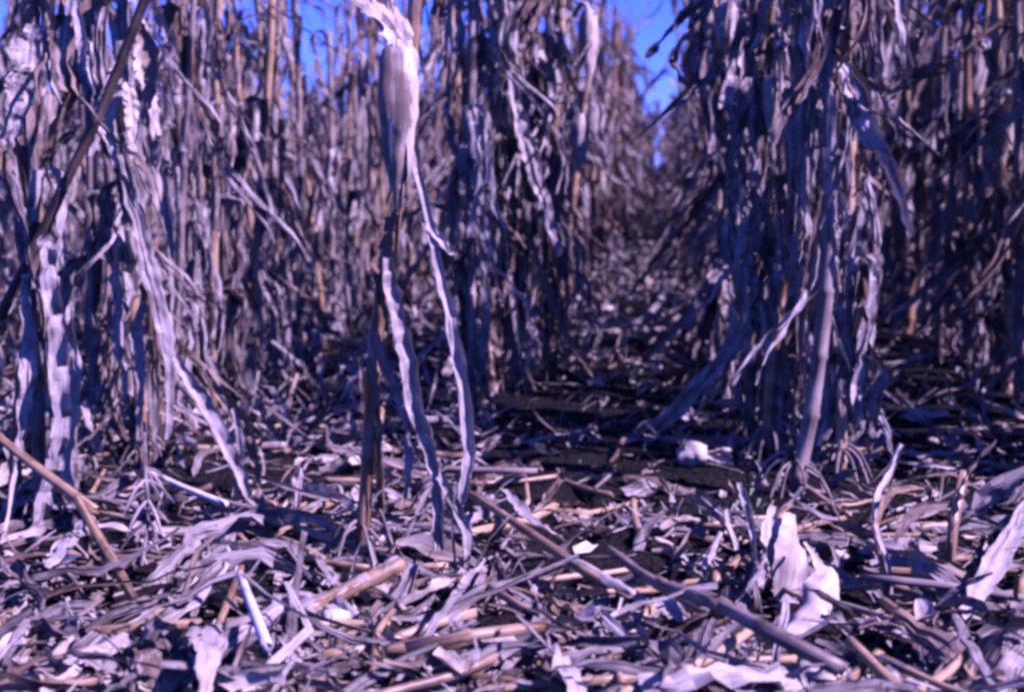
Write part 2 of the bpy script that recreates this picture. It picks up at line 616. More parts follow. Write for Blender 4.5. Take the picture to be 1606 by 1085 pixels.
def tassel_geo(rnd, detail=1):
    g = Geo()
    n = 9 if detail else 5
    main = spline([(0, 0, 0), (rnd.gauss(0, .02), rnd.gauss(0, .02), 0.12), (rnd.gauss(0, .05), rnd.gauss(0, .05), 0.26)], 6)
    g.add(*tube(main, [0.003, .003, .0025, .002, .002, .001], 4, False), LEAF, rnd.random())
    for k in range(n):
        p = main[1 + k * 3 // n]
        a = rnd.uniform(0, 2 * PI)
        l = rnd.uniform(0.08, 0.17)
        d = Vector((math.cos(a), math.sin(a), 0))
        q = spline([p, p + d * l * 0.35 + Vector((0, 0, l * 0.5)), p + d * l * 0.8 + Vector((0, 0, l * rnd.uniform(0.1, 0.7)))], 5)
        g.add(*tube(q, [0.0022, 0.0022, 0.002, 0.0018, 0.001], 3, False), LEAF, rnd.random())
    return g


r = random.Random(37)
TASSELS = [tassel_geo(r).mesh('tassel', MATS) for _ in range(5)]


def roots_geo(rnd, a):
    g = Geo()
    d = Vector((math.cos(a), math.sin(a), 0))
    z0 = rnd.uniform(0.025, 0.06)
    l = rnd.uniform(0.05, 0.085)
    g.add(*tube(spline([d * 0.010 + Vector((0, 0, z0)), d * l * 0.55 + Vector((0, 0, z0 * 0.7)), d * l + Vector((0, 0, -0.03))], 5), [0.0028, .0028, .0026, .0024, .002], 5, False), GREY, rnd.random())
    return g


r = random.Random(41)
ROOTS = [roots_geo(r, 0.0).mesh('brace_root', MATS) for _ in range(5)]

N_PLANT = 0


def corn_plant(x, y, label, group, rnd, detail=2, lean=None, rz=None, skip_low=0, leaves_mult=1.0, ear=None, roots=False, top=True, stalk=None, scale=1.0, calm=False):
    root = bpy.data.objects.new('corn_plant', None)
    COL.objects.link(root)
    root.empty_display_size = 0.1
    root.location = (x, y, gz(x, y) - 0.005)
    lx, ly = lean if lean else (rnd.gauss(0, 0.045), rnd.gauss(0, 0.045))
    root.rotation_euler = (lx, ly, rz if rz is not None else rnd.uniform(0, 2 * PI))
    root.scale = (scale,) * 3
    tag(root, label, 'corn plant', group)
    sm, nodes, tp = stalk if stalk else rnd.choice(STALKS)
    link('stalk', sm, root)
    lib = LEAVES if detail >= 2 else MIDLEAVES
    a0 = rnd.uniform(0, PI)
    nn = len(nodes)
    zmax = nodes[-1][0].z
    ear_at = None
    if ear is None:
        ear = rnd.random() < 0.6
    if ear:
        c = [i for i, (p, rr) in enumerate(nodes) if 0.62 < p.z < 1.15]
        ear_at = rnd.choice(c) if c else None
    for i, (p, rr) in enumerate(nodes):
        if i < 1 + skip_low:
            continue
        reps = 1 if rnd.random() < 0.93 * leaves_mult else 0
        if leaves_mult > 1 and rnd.random() < leaves_mult - 1:
            reps += 1
        for q in range(reps):
            f = p.z / zmax
            kd = rnd.choices(('hang', 'droop', 'arch'), (0.94, 0.05, 0.01) if calm else (0.72, 0.25, 0.03) if f < 0.6 else (0.6, 0.25, 0.15))[0]
            s = (rnd.uniform(0.8, 1.12) if rnd.random() < 0.6 else rnd.uniform(0.4, 0.75)) * (0.62 if p.z < 0.16 else (0.85 if p.z < 0.3 else 1.0)) * (1 - 0.25 * max(0, f - 0.7) / 0.3)
            me = rnd.choice(lib[kd])
            rot = (rnd.gauss(0, .07 if calm else .15), rnd.gauss(0, .07 if calm else .15), a0 + i * PI + rnd.gauss(0, 0.5) + q * 1.7)
            o = link('leaf', me, root, p + Vector((0, 0, 0.004 + q * 0.03)), rot, s)
            if i == ear_at and q == 0:
                core, hs = rnd.choice(EARS)
                az = rot[2] + rnd.gauss(0, 0.2)
                e = link('ear', core, root, p + Vector((math.cos(az) * rr, math.sin(az) * rr, 0.03)), (0, rnd.uniform(-0.25, 0.1), az), rnd.uniform(0.85, 1.15))
                for h in hs:
                    link('husk', h, e)
    if top and rnd.random() < 0.75:
        link('tassel', rnd.choice(TASSELS), root, tp - Vector((0, 0, 0.01)), (rnd.gauss(0, .2), rnd.gauss(0, .2), rnd.uniform(0, 6)))
    if roots:
        for k in range(9):
            link('brace_root', rnd.choice(ROOTS), root, (0, 0, rnd.uniform(0, .012)), (0, 0, k * 0.7 + rnd.uniform(-.2, .2)), rnd.uniform(0.8, 1.2))
    return root


ORD = ['first', 'second', 'third', 'fourth', 'fifth', 'sixth', 'seventh', 'eighth', 'ninth', 'tenth']
R0, SP = 0.27, 0.75
ROWNAME = {0: 'the row just right of the path', -1: 'the row just left of the path', 1: 'the second row right of the path',
           -2: 'the second row left of the path', -3: 'the third row left of the path', -4: 'the fourth row left of the path',
           2: 'the third row right of the path'}
START = {0: 3.42, -1: 4.0, 1: 3.0, -2: 2.95, -3: 3.9, 2: 5.6}
near, far = [], []
r = random.Random(5)
for k in range(-22, 16):
    xr = R0 + SP * k
    y0 = START.get(k, 4.4 if k < 0 else 3.0)
    if k >= 2:
        y0 = 2.6
    y = y0
    while y < 30:
        x = xr + r.gauss(0, 0.035) + (0.07 if k == -1 and 5 < y < 15 else 0)
        inview = (-0.50 < x / y < 0.285)
        d = math.hypot(x, y)
        if y > 17 and k in (0, -1) and r.random() < 0.3:
            x += r.uniform(-0.3, 0.3)
        if inview:
            near.append((d, k, x, y))
        elif k >= 1 and d < 10 and x / y < 0.7 or (k <= -1 and -0.75 < x / y and d < 9 and y > 2.7):
            far.append((x, y))
        y += r.uniform(0.12, 0.18) if (k in (0, -1) and y < 5.2) else r.uniform(0.13, 0.20) if (k >= 1 and y < 9) else r.uniform(0.16, 0.27) if y < 16 else r.uniform(0.22, 0.34)
for q in range(16):                       # the rows run into a cross strip at the far end of the field
    far.append((r.uniform(-0.7, 0.6), r.uniform(21, 26)))
near.sort()
ind, rest = near[:290], near[290:]
far += [(x, y) for d, k, x, y in rest]
cnt = {}
r = random.Random(99)
for d, k, x, y in sorted(ind, key=lambda t: t[3]):
    i = cnt.get(k, 0)
    cnt[k] = i + 1
    rn = ROWNAME.get(k, 'the far left rows' if k < 0 else 'the far right rows')
    grp = 'dry corn plants in ' + rn
    if i < 10 and k in ROWNAME:
        lab = '%s dry corn plant from the front in %s' % (ORD[i], rn)
    else:
        lab = 'standing dry corn plant farther back in ' + rn
    mult = 1.25
    if k == 0 and y < 4.2:
        mult = 1.7
    if k == -1 and y < 5.2:
        mult = 2.3
    if k == -2 and y < 4.2:
        mult = 1.7
    if k >= 1:
        mult = 1.5
    corn_plant(x, y, lab, grp, r, 2 if d < 5.5 else 1, leaves_mult=mult, roots=(y < 3.6), ear=None, skip_low=0, calm=(k in (0, -1) and y < 9), scale=r.uniform(1.1, 1.3) if k >= 1 else r.uniform(0.86, 1.03) if k <= -2 else r.uniform(0.92, 1.06))

# ------------------------------------------------------------------ the field beyond: one mass
def lowplant(rnd):
    g, nd, tp = stalk_geo(rnd, rnd.uniform(1.15, 1.66), 0.012, 4, 0.05, STALK if rnd.random() < .5 else GREY)
    for i, (p, rr) in enumerate(nd[1:]):
        for q in range(1 + (rnd.random() < 0.25)):
            kd = rnd.choices(('hang', 'droop', 'arch'), (0.65, 0.22, 0.13))[0]
            b = blade(rnd, rnd.uniform(0.35, 0.6), 6, 3, kd, zs=0.1)
            M_ = Matrix.Translation(p) @ Matrix.Rotation(i * PI + rnd.gauss(0, .6) + q * 2, 4, 'Z')
            g.V.extend([M_ @ v for v in b.V][0:0])
            g.add([M_ @ v for v in b.V], b.F, b.U, b.M[-1], b.T[-1])
    if rnd.random() < 0.8:
        t = tassel_geo(rnd, 0)
        g.add([v + tp for v in t.V], t.F, t.U, LEAF, .5)
    return g


r = random.Random(57)
LOW = [lowplant(r) for _ in range(10)]
arr = []
for g in LOW:
    Vn = np.array([tuple(v) for v in g.V], dtype=np.float32)
    quads = [(f, mi) for f, mi in zip(g.F, g.M) if len(f) == 4]
    Fq = np.array([f for f, _ in quads], dtype=np.int32)
    Mq = np.array([mi for _, mi in quads], dtype=np.int32)
    arr.append((Vn, Fq, Mq, np.array(g.U, dtype=np.float32), np.array(g.T, dtype=np.float32)))
Vs, Fs, Ms, Us, Ts, b = [], [], [], [], [], 0
for x, y in far:
    Vn, Fq, Mq, Un, Tn = arr[r.randrange(len(arr))]
    a = r.uniform(0, 2 * PI)
    s = r.uniform(0.88, 1.1) * (1.22 if x > 0.7 and y < 14 else 0.95 if x < -1 else 1.0)
    M_ = (Matrix.Rotation(r.gauss(0, .05), 3, 'X') @ Matrix.Rotation(r.gauss(0, .05), 3, 'Y') @ Matrix.Rotation(a, 3, 'Z')) * s
    Vs.append(Vn @ np.array(M_, dtype=np.float32).T + np.array((x, y, gz(x, y) - .005), dtype=np.float32))
    Fs.append(Fq + b); Ms.append(Mq); Us.append(Un); Ts.append((Tn + r.random()) % 1.0)
    b += len(Vn)
Vs, Fs, Ms, Us, Ts = map(np.concatenate, (Vs, Fs, Ms, Us, Ts))
me = bpy.data.meshes.new('distant_corn')
me.vertices.add(len(Vs)); me.vertices.foreach_set('co', Vs.ravel())
me.loops.add(len(Fs) * 4); me.loops.foreach_set('vertex_index', Fs.ravel())
me.polygons.add(len(Fs)); me.polygons.foreach_set('loop_start', np.arange(0, len(Fs) * 4, 4, dtype=np.int32))
me.polygons.foreach_set('loop_total', np.full(len(Fs), 4, dtype=np.int32))
for mm_ in MATS:
    me.materials.append(mm_)
me.polygons.foreach_set('material_index', Ms)
me.polygons.foreach_set('use_smooth', np.zeros(len(Fs), dtype=bool))
ul = me.uv_layers.new(name='UVMap'); ul.data.foreach_set('uv', Us[Fs.ravel()].ravel())
at = me.attributes.new('tone', 'FLOAT', 'POINT'); at.data.foreach_set('value', Ts)
me.update(calc_edges=True); me.validate()
tag(link('distant_corn', me), 'mass of dry standing corn reaching back across the field', 'corn', None, 'stuff')
print('far plants', len(far), 'faces', len(Fs))


# ------------------------------------------------------------------ plants that stand out in front
HR = random.Random(1234)


def pxpath(pts, Y):
    """pixel polyline -> world points; Y a depth or (per point) list of depths"""
    ys = Y if isinstance(Y, (list, tuple)) else [Y] * len(pts)
    return [AT(p[0], p[1], y) for p, y in zip(pts, ys)]


def hero_ribbon(P, w, curl=1.2, t0=0.0, t1=0.6, mi=LEAF, n=34, m=9, rag=0.2, taper=(0.5, 0.25), up=Vector((0.6, -1, 0.25)), rnd=HR, crumple=0.12, ripple=0.08, peak=0.35):
    Q = spline(P, n)
    W, C, T = [], [], []
    cw = walk(n, 0.06, rnd, 0.8)
    tw = walk(n, 0.014, rnd, 0.85)
    for i in range(n):
        f = i / (n - 1)
        ww = taper[0] + (1 - taper[0]) * min(1, f / peak) if f < peak else 1 - (1 - taper[1]) * ((f - peak) / (1 - peak)) ** 1.5
        W.append(w * ww)
        C.append(max(0.2, curl + cw[i]))
        T.append(t0 + (t1 - t0) * f + tw[i])
    V, F, U = ribbon(Q, W, C, T, up, m, ripple, rag, rnd, 1.0, 0.16)
    so = Vector((rnd.random() * 50, 3, 0))
    V = [v + noise.noise_vector(v * 60 + so) * w * crumple + noise.noise_vector(v * 17 + so) * w * crumple for v in V]
    g = Geo()
    g.add(V, F, U, mi, rnd.uniform(0.55, 1.0))
    return g


def shift(g, o):
    g.V = [v - o for v in g.V]
    return g


def node_stalk(P, r0, r1, rnd=HR, inter=0.13, sides=12, mi=STALK, jag=0.008, n=60, swell=1.2):
    """stalk with swollen nodes along a world path; returns Geo and node points"""
    Q = spline(P, n)
    L = [0.0]
    for a, b in zip(Q, Q[1:]):
        L.append(L[-1] + (b - a).length)
    tot = L[-1]
    pos, z = [], inter * rnd.uniform(0.3, 0.6)
    while z < tot - 0.02:
        pos.append(z); z += inter * rnd.uniform(0.9, 1.1)
    ss = sorted(set([0.0, tot] + [q for p in pos for q in (p - 0.007, p, p + 0.007, p + inter * 0.5) if 0 < q < tot]))
    def at(s):
        for i in range(len(L) - 1):
            if L[i + 1] >= s:
                f = (s - L[i]) / max(1e-9, L[i + 1] - L[i])
                return Q[i].lerp(Q[i + 1], f)
        return Q[-1]
    PP, RR = [], []
    for s_ in ss:
        r_ = r0 + (r1 - r0) * s_ / tot
        PP.append(at(s_)); RR.append(r_ * rnd.uniform(0.9, 1.08) * (swell if any(abs(s_ - p) < 1e-6 for p in pos) else 1.0))
    g = Geo()
    g.add(*tube(PP, RR, sides, True, Vector((1, 0.1, 0.05)), jag, rnd), mi, rnd.random())
    return g, [(at(p), r0 + (r1 - r0) * p / tot) for p in pos]


def hero_plant(label, group, base, stalks, ribbons=(), auto=0.0, ears=(), roots=True, rnd=HR, auto_from=0.12):
    root = bpy.data.objects.new('corn_plant', None)
    COL.objects.link(root)
    root.location = base
    tag(root, label, 'corn plant', group)
    for P, r0, r1, mi in stalks:
        g, nodes = node_stalk(P, r0, r1, rnd, mi=mi)
        link('stalk', shift(g, base).mesh('stalk', MATS), root)
        side = rnd.uniform(0, PI)
        for i, (p, rr) in enumerate(nodes):
            lp = p - base
            if lp.z < auto_from:
                continue
            k = int(auto) + (rnd.random() < auto - int(auto))
            for q in range(k):
                me = rnd.choice(LEAVES[rnd.choices(('hang', 'droop', 'arch'), (0.95, 0.04, 0.01))[0]])
                link('leaf', me, root, lp + Vector((0, 0, q * 0.03)), (rnd.gauss(0, .07), rnd.gauss(0, .07), side + i * PI + rnd.gauss(0, .6) + q * 1.9), rnd.uniform(0.75, 1.1) if rnd.random() < 0.6 else rnd.uniform(0.4, 0.7))
    for g in ribbons:
        link('leaf', shift(g, base).mesh('leaf', MATS, False), root)
    for P, s, rot in ears:
        core, hs = rnd.choice(EARS)
        e = link('ear', core, root, P - base, rot, s)
        for h in hs:
            link('husk', h, e)
    if roots:
        for k in range(10):
            link('brace_root', rnd.choice(ROOTS), root, (0, 0, rnd.uniform(0, .015)), (0, 0, k * 0.63 + rnd.uniform(-.2, .2)), rnd.uniform(0.9, 1.4))
    return root


def soil(px, py):
    p = G(px, py)
    p.z = gz(p.x, p.y)
    return p


def ground_y(px, py):
    return G(px, py).y


# the stalk with the big pale ear, left of the middle
Y = ground_y(566, 882)
b0 = soil(566, 882)
sk = [b0 - Vector((0, 0, .02))] + pxpath([(578, 700), (590, 520), (618, 345), (640, 150), (652, -30), (655, -300)], Y)
hero_plant('foreground corn stalk with a big pale hanging ear and two long trailing leaves', None, b0,
           [(sk, 0.0125, 0.0095, STALK), ([soil(598, 800)] + pxpath([(592, 700), (600, 640)], Y + 0.02), 0.008, 0.005, STALK)],
           [hero_ribbon(pxpath([(607, 400), (615, 470), (633, 560), (655, 660), (685, 750), (690, 860)], Y - 0.03), 0.046, 1.8, -0.1, -0.4, taper=(0.45, 0.4), ripple=0.03, rag=0.32),
            hero_ribbon(pxpath([(640, 190), (655, 270), (680, 390), (700, 480), (718, 570), (735, 700), (722, 790)], Y - 0.02), 0.032, 2.4, 0.0, -0.3, taper=(0.35, 0.5), peak=0.75, ripple=0.03, rag=0.32),
            hero_ribbon(pxpath([(690, 745), (718, 800), (733, 850), (728, 905)], Y - 0.06), 0.022, 2.2, 0.3, 0.9, taper=(0.7, 0.3)),
            hero_ribbon(pxpath([(645, 150), (630, 75), (600, 20), (560, -30), (520, -60)], Y - 0.03), 0.058, 0.9, 0.5, -0.3, mi=HUSK, taper=(0.35, 0.6)),
            hero_ribbon(pxpath([(622, 300), (603, 380), (600, 450), (610, 520)], Y - 0.015), 0.034, 2.4, 0.5, 1.4, mi=BROWN),
            hero_ribbon(pxpath([(590, 520), (602, 570), (625, 620), (640, 680)], Y - 0.02), 0.020, 1.6, 0.5, 0.2),
            hero_ribbon(pxpath([(575, 560), (592, 620), (598, 700), (604, 800)], Y - 0.02), 0.020, 2.6, 0.2, 0.6, mi=BROWN),
            hero_ribbon(pxpath([(638, 680), (640, 730), (632, 790)], Y - 0.02), 0.020, 1.2, 0.2, 0.6),
            hero_ribbon(pxpath([(668, 330), (672, 350), (705, 395), (700, 380)], Y - 0.02), 0.02, 0.6, 0.0, 0.3)],
           0.0, (), True)
o = [q for q in COL.objects if q.name.startswith('corn_plant') and q.get('label', '').startswith('foreground corn stalk with a big')][0]
# its ear: broad husks folded over each other
er = random.Random(71)
sh, hs = ear_parts(er, 0.235, 0.0285, 20, 14, 7, 0.12)
e = link('ear', sh.mesh('ear', MATS), o, AT(621, 84, Y) - b0 + Vector((0, 0.01, 0)), (0, -0.09, -PI / 2 + 0.2))
for h in hs:
    link('husk', h.mesh('husk', MATS), e)

# first plants of the row right of the path
Y = ground_y(1243, 778)
b1 = soil(1243, 778)
hero_plant('front corn plant right of the path, grey lower stalk bared above its splayed brace roots', None, b1,
           [([b1 - Vector((0, 0, .02))] + pxpath([(1262, 700), (1280, 600), (1296, 450), (1302, 250), (1298, 40), (1296, -300)], Y), 0.0165, 0.011, GREY)],
           [hero_ribbon(pxpath([(1320, 100), (1345, 150), (1350, 190), (1395, 260), (1432, 370)], Y - 0.05), 0.050, 1.0, 0.2, 0.8),
            hero_ribbon(pxpath([(1290, 380), (1318, 400), (1325, 480), (1318, 540)], Y - 0.04), 0.034, 1.4, 0.2, 0.9),
            hero_ribbon(pxpath([(1300, 560), (1350, 600), (1365, 640), (1385, 655)], Y - 0.03), 0.016, 1.4, 0.2, 0.9),
            hero_ribbon(pxpath([(1290, 300), (1270, 420), (1255, 520), (1262, 600)], Y - 0.05), 0.026, 2.4, 0.2, 0.9, mi=BROWN)],
           2.6, (), True, auto_from=0.26)
b2 = soil(1206, 712)
Y2 = b2.y
hero_plant('tan corn stalk beside the front plant, right of the path, wrapped in torn hanging leaves', None, b2,
           [([b2 - Vector((0, 0, .02))] + pxpath([(1205, 640), (1225, 450), (1248, 260), (1255, 40), (1262, -300)], Y2), 0.014, 0.010, STALK)],
           [], 2.8, (), True, auto_from=0.1)
b3 = soil(1176, 690)
hero_plant('leafy shaded corn plant on the path side of the front right clump', None, b3,
           [([b3 - Vector((0, 0, .02))] + pxpath([(1178, 560), (1188, 350), (1186, 100), (1180, -300)], b3.y), 0.013, 0.010, GREY)],
           [], 3.0, (), True, auto_from=0.06)

b8 = soil(1318, 748)
hero_plant('corn plant on the right flank of the front right clump, leaves hanging to the soil', None, b8,
           [([b8 - Vector((0, 0, .02))] + pxpath([(1322, 600), (1330, 400), (1335, 150), (1340, -300)], b8.y), 0.013, 0.010, STALK)],
           [], 2.6, (), True, auto_from=0.06)

# the bushy clump in the middle of the picture
b4 = soil(806, 612)
Y4 = b4.y
hero_plant('bushy corn plant fronting the middle clump with two papery ears hanging on its right', None, b4,
           [([b4 - Vector((0, 0, .02))] + pxpath([(808, 450), (800, 250), (792, 40), (785, -200)], Y4), 0.014, 0.010, GREY),
            ([soil(868, 585)] + pxpath([(872, 420), (868, 250), (880, 60), (885, -200)], Y4 + 0.1), 0.013, 0.010, STALK)],
           [hero_ribbon(pxpath([(800, 430), (806, 480), (815, 555)], Y4 - 0.1), 0.018, 0.8, 0.0, 0.4, mi=HUSK, rag=0.05),
            hero_ribbon(pxpath([(800, 90), (815, 190), (845, 290), (880, 400)], Y4 - 0.1), 0.05, 2.2, 0.2, 0.9),
            hero_ribbon(pxpath([(815, 330), (850, 430), (880, 510), (930, 590)], Y4 - 0.06), 0.028, 2.0, 0.2, 0.5, mi=BROWN)],
           3.0, ((AT(900, 20, Y4 - 0.02), 1.15, (0, 0, -0.6)), (AT(888, 180, Y4 - 0.02), 0.95, (0, 0, -0.4))), True, auto_from=0.05)
b5 = soil(742, 640)
hero_plant('shaded corn plant forming the dark left edge of the middle clump', None, b5,
           [([b5 - Vector((0, 0, .02))] + pxpath([(738, 450), (738, 250), (742, 40), (745, -200)], b5.y), 0.015, 0.011, GREY)],
           [], 3.0, (), True, auto_from=0.05)

# plants at the left edge of the frame
b6 = soil(62, 812)
Y6 = b6.y
hero_plant('corn plant at the left frame edge with long crinkled leaves hanging to the ground', None, b6,
           [([b6 - Vector((0, 0, .02))] + pxpath([(60, 650), (52, 400), (48, 150), (40, -200)], Y6), 0.0135, 0.010, GREY)],
           [hero_ribbon(pxpath([(60, 375), (75, 400), (85, 520), (95, 650), (80, 740), (55, 830)], Y6 - 0.08), 0.040, 1.6, 0.0, 0.5, ripple=0.4, taper=(0.6, 0.7)),
            hero_ribbon(pxpath([(40, 430), (45, 560), (30, 680), (15, 770)], Y6 - 0.07), 0.034, 1.8, 0.2, -0.6, ripple=0.4),
            hero_ribbon(pxpath([(110, 480), (118, 600), (105, 700), (110, 790)], Y6 - 0.02), 0.030, 2.0, 0.4, -0.5, ripple=0.4),
            hero_ribbon(pxpath([(55, 40), (40, 110), (25, 180), (12, 230)], Y6 - 0.09), 0.058, 0.8, 0.2, 0.3),
            hero_ribbon(pxpath([(118, 0), (128, 60), (138, 110), (150, 150)], Y6 - 0.09), 0.022, 1.8, 0.2, 0.6)],
           1.5, (), True, auto_from=0.3)
b7 = soil(228, 735)
Y7 = b7.y
hero_plant('left corn plant with an open pale husk and a long leaf trailing to the litter', None, b7,
           [([b7 - Vector((0, 0, .02))] + pxpath([(218, 600), (205, 400), (196, 180), (190, -200)], Y7), 0.0135, 0.010, STALK)],
           [hero_ribbon(pxpath([(190, 240), (215, 340), (240, 440), (262, 530), (268, 600), (262, 690)], Y7 - 0.08), 0.036, 1.8, 0.3, -0.5, taper=(0.6, 0.3)),
            hero_ribbon(pxpath([(235, 40), (225, 90), (235, 150), (250, 210)], Y7 - 0.08), 0.05, 1.0, 0.3, -0.3, mi=HUSK),
            hero_ribbon(pxpath([(185, 100), (175, 150), (170, 200), (185, 262)], Y7 - 0.12), 0.050, 1.8, 0.2, 0.4, mi=HUSK, taper=(0.4, 0.3)),
            hero_ribbon(pxpath([(200, 130), (205, 180), (205, 250)], Y7 - 0.13), 0.032, 0.8, 0.1, 0.0, mi=HUSK),
            hero_ribbon(pxpath([(225, 470), (215, 520), (222, 600), (216, 690)], Y7 - 0.06), 0.03, 2.0, 0.1, 0.8)],
           1.6, (), True, auto_from=0.1)

# leaning dark stalk across the upper left corner
ba = soil(-95, 760)
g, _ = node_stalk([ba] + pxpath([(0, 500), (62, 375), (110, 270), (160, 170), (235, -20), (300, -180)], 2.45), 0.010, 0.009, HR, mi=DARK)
ls = bpy.data.objects.new('leaning_stalk', None); COL.objects.link(ls); ls.location = ba
tag(ls, 'bare dark corn stalk leaning diagonally across the upper left corner', 'corn stalk')
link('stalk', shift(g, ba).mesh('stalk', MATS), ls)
link('leaf', shift(hero_ribbon(pxpath([(215, 40), (235, 80), (240, 130), (222, 190)], 2.46), 0.045, 1.4, 0.2, 0.9, mi=BROWN), ba).mesh('leaf', MATS), ls)

# thin tan stalks seen between the left rows
for i, (bp_, pts, mi, lab) in enumerate((
        ((395, 610), [(400, 420), (412, 250), (425, 60), (428, -150)], STALK, 'tan corn stalk standing bare left of the big pale ear'),
        ((335, 640), [(335, 450), (338, 250), (342, 60), (345, -150)], STALK, 'second bare tan corn stalk left of the big pale ear'),
        ((300, 600), [(308, 400), (318, 230), (328, 140), (335, 40)], STALK, 'thin slanting corn stalk left of the two bare tan stalks'),
        ((1478, 505), [(1450, 380), (1440, 240), (1432, 100), (1430, -150)], GREY, 'pale grey corn stalk standing in the shade right of the front clump'))):
    bb = soil(*bp_)
    hero_plant(lab, None, bb, [([bb] + pxpath(pts, bb.y), 0.0125, 0.010, mi)], [], 0.7, (), False, auto_from=0.1)

# ------------------------------------------------------------------ litter lying on the soil
def scrap_leaf(rnd, L, w, n=11, m=4):
    P, p, a, e = [], Vector((0, 0, 0)), 0.0, rnd.gauss(0, 0.15)
    kink = rnd.randint(3, n - 2) if rnd.random() < 0.4 else -1
    for i in range(n):
        P.append(p.copy())
        a += rnd.gauss(0, 0.10); e = e * 0.8 + rnd.gauss(0, 0.16)
        if i == kink:
            a += rnd.uniform(-1, 1)
        p = p + Vector((math.cos(a) * math.cos(e), math.sin(a) * math.cos(e), math.sin(e))) * (L / (n - 1))
    mid = sum(P, Vector()) / n
    P = [q - mid for q in P]
    c0 = rnd.uniform(0.4, 2.4)
    W = [w * (0.55 + 0.45 * math.sin(PI * min(1, 0.15 + i / (n - 1)))) for i in range(n)]
    T = [rnd.gauss(0, 0.25) + x for x in walk(n, 0.12, rnd, 0.8)]
    V, F, U = ribbon(P, W, [max(.2, c0 + x) for x in walk(n, .2, rnd, .8)], T, Vector((0, 0, 1)), m, 0.18, 0.22, rnd)
    so = Vector((rnd.random() * 50, 3, 0))
    return [v + noise.noise_vector(v * 50 + so) * w * 0.12 for v in V], F, U


def scrap_husk(rnd, L, w, n=10, m=6):
    P = [Vector(((i / (n - 1) - 0.5) * L, 0.03 * L * math.sin(i * .6), 0.05 * L * math.cos(PI * (i / (n - 1) - 0.5)))) for i in range(n)]
    W = [w * max(0.12, math.sin(PI * (0.1 + 0.85 * i / (n - 1))) ** 0.7) for i in range(n)]
    V, F, U = ribbon(P, W, [rnd.uniform(1.0, 1.9)] * n, [0.2 * math.sin(i) for i in range(n)], Vector((0, 0, 1)), m, 0.08, 0.08, rnd)
    so = Vector((rnd.random() * 50, 3, 0))
    return [v + noise.noise_vector(v * 40 + so) * w * 0.08 for v in V], F, U


def scrap_stalk(rnd, L, r_):
    n = 7
    P = [Vector(((i / (n - 1) - 0.5) * L, rnd.gauss(0, 0.02) * L, rnd.gauss(0, .012) * L)) for i in range(n)]
    P = spline(P[::2], n)
    R = [r_ * rnd.uniform(0.92, 1.06) for i in range(n)]
    R[rnd.randint(1, n - 2)] *= 1.22
    return tube(P, R, 8, True, Vector((0, 1, 0.1)), r_ * 0.9, rnd)


r = random.Random(77)
TONE = {LEAF: 'pale', BROWN: 'brown', HUSK: 'cream', STALK: 'tan', GREY: 'grey', DIRTY: 'dull'}
LIB_LEAF, LIB_HUSK, LIB_STALK = [], [], []
for k in range(44):
    g = Geo()
    L_ = r.uniform(0.12, 0.44); mi = r.choice((LEAF, DIRTY, DIRTY, BROWN))
    g.add(*scrap_leaf(r, L_, r.choice((r.uniform(0.010, 0.020), r.uniform(0.018, 0.042))), 14, 6), mi, r.random())
    LIB_LEAF.append((g.mesh('fallen_leaf', MATS, False), L_, mi))
for k in range(10):
    g = Geo()
    L_ = r.uniform(0.08, 0.16)
    g.add(*scrap_husk(r, L_, r.uniform(0.03, 0.055)), HUSK, r.random())
    LIB_HUSK.append((g.mesh('husk_scrap', MATS), L_, HUSK))
for k in range(14):
    g = Geo()
    L_ = r.uniform(0.10, 0.42); mi = r.choice((STALK, STALK, GREY))
    g.add(*scrap_stalk(r, L_, r.uniform(0.003, 0.008)), mi, r.random())
    LIB_STALK.append((g.mesh('broken_stalk', MATS), L_, mi))

BARE = [(soil(855, 885), 0.13), (soil(960, 690), 0.30), (soil(1000, 660), 0.25), (soil(1480, 610), 0.35), (soil(430, 670), 0.2)]


KEEP = []        # what stands out lies on top of the rest
for a_, b_ in (((224, 732), (354, 790)), ((376, 908), (420, 1024)), ((425, 975), (628, 880)), ((722, 766), (992, 912)), ((955, 852), (1320, 1055)),
               ((1150, 945), (1300, 960)), ((1240, 930), (1240, 1000)), ((1070, 745), (1100, 745)), ((640, 1022), (856, 996)), ((1371, 900), (1400, 950)),
               ((1255, 1066), (1350, 1036)), ((200, 930), (220, 960)), ((505, 970), (545, 962)), ((60, 905), (140, 830)), ((330, 1000), (325, 1090))):
    for i in range(7):
        KEEP.append(G(a_[0] + (b_[0] - a_[0]) * i / 6, a_[1] + (b_[1] - a_[1]) * i / 6))


def spot(rnd, near_bias):
    while True:
        y = 1.55 + near_bias(rnd)
        x = rnd.uniform(-0.50 * y, 0.28 * y)
        keep = 1.0
        for c in KEEP:
            if abs(x - c.x) < 0.05 and -0.08 < y - c.y < 0.04:
                keep = 0.12
                break
        for c, rad in BARE:
            if (Vector((x, y, 0)) - Vector((c.x, c.y, 0))).length < rad:
                keep = 0.25
        if 2.6 < y < 6:
            keep *= 0.35 if -0.32 < x < 0.18 else 0.55
        if y > 2.9 and x > 0.4:
            keep *= 0.5
        if rnd.random() < keep:
            return x, y


def zone(x, y):
    px = 1040 + x * F_PX / y
    if y < 2.25:
        return ('in the lower left corner' if px < 420 else 'below the pale ear stalk' if px < 760 else
                'at the bottom middle' if px < 1130 else 'in the lower right corner')
    if y < 3.0:
        return ('below the left edge plants' if px < 420 else 'around the pale ear stalk' if px < 780 else
                'before the path mouth' if px < 1150 else 'around the front right plant' if px < 1340 else 'on the right edge soil')
    return 'beneath the left rows' if px < 700 else 'on the path between rows' if px < 1130 else 'beneath the right rows'


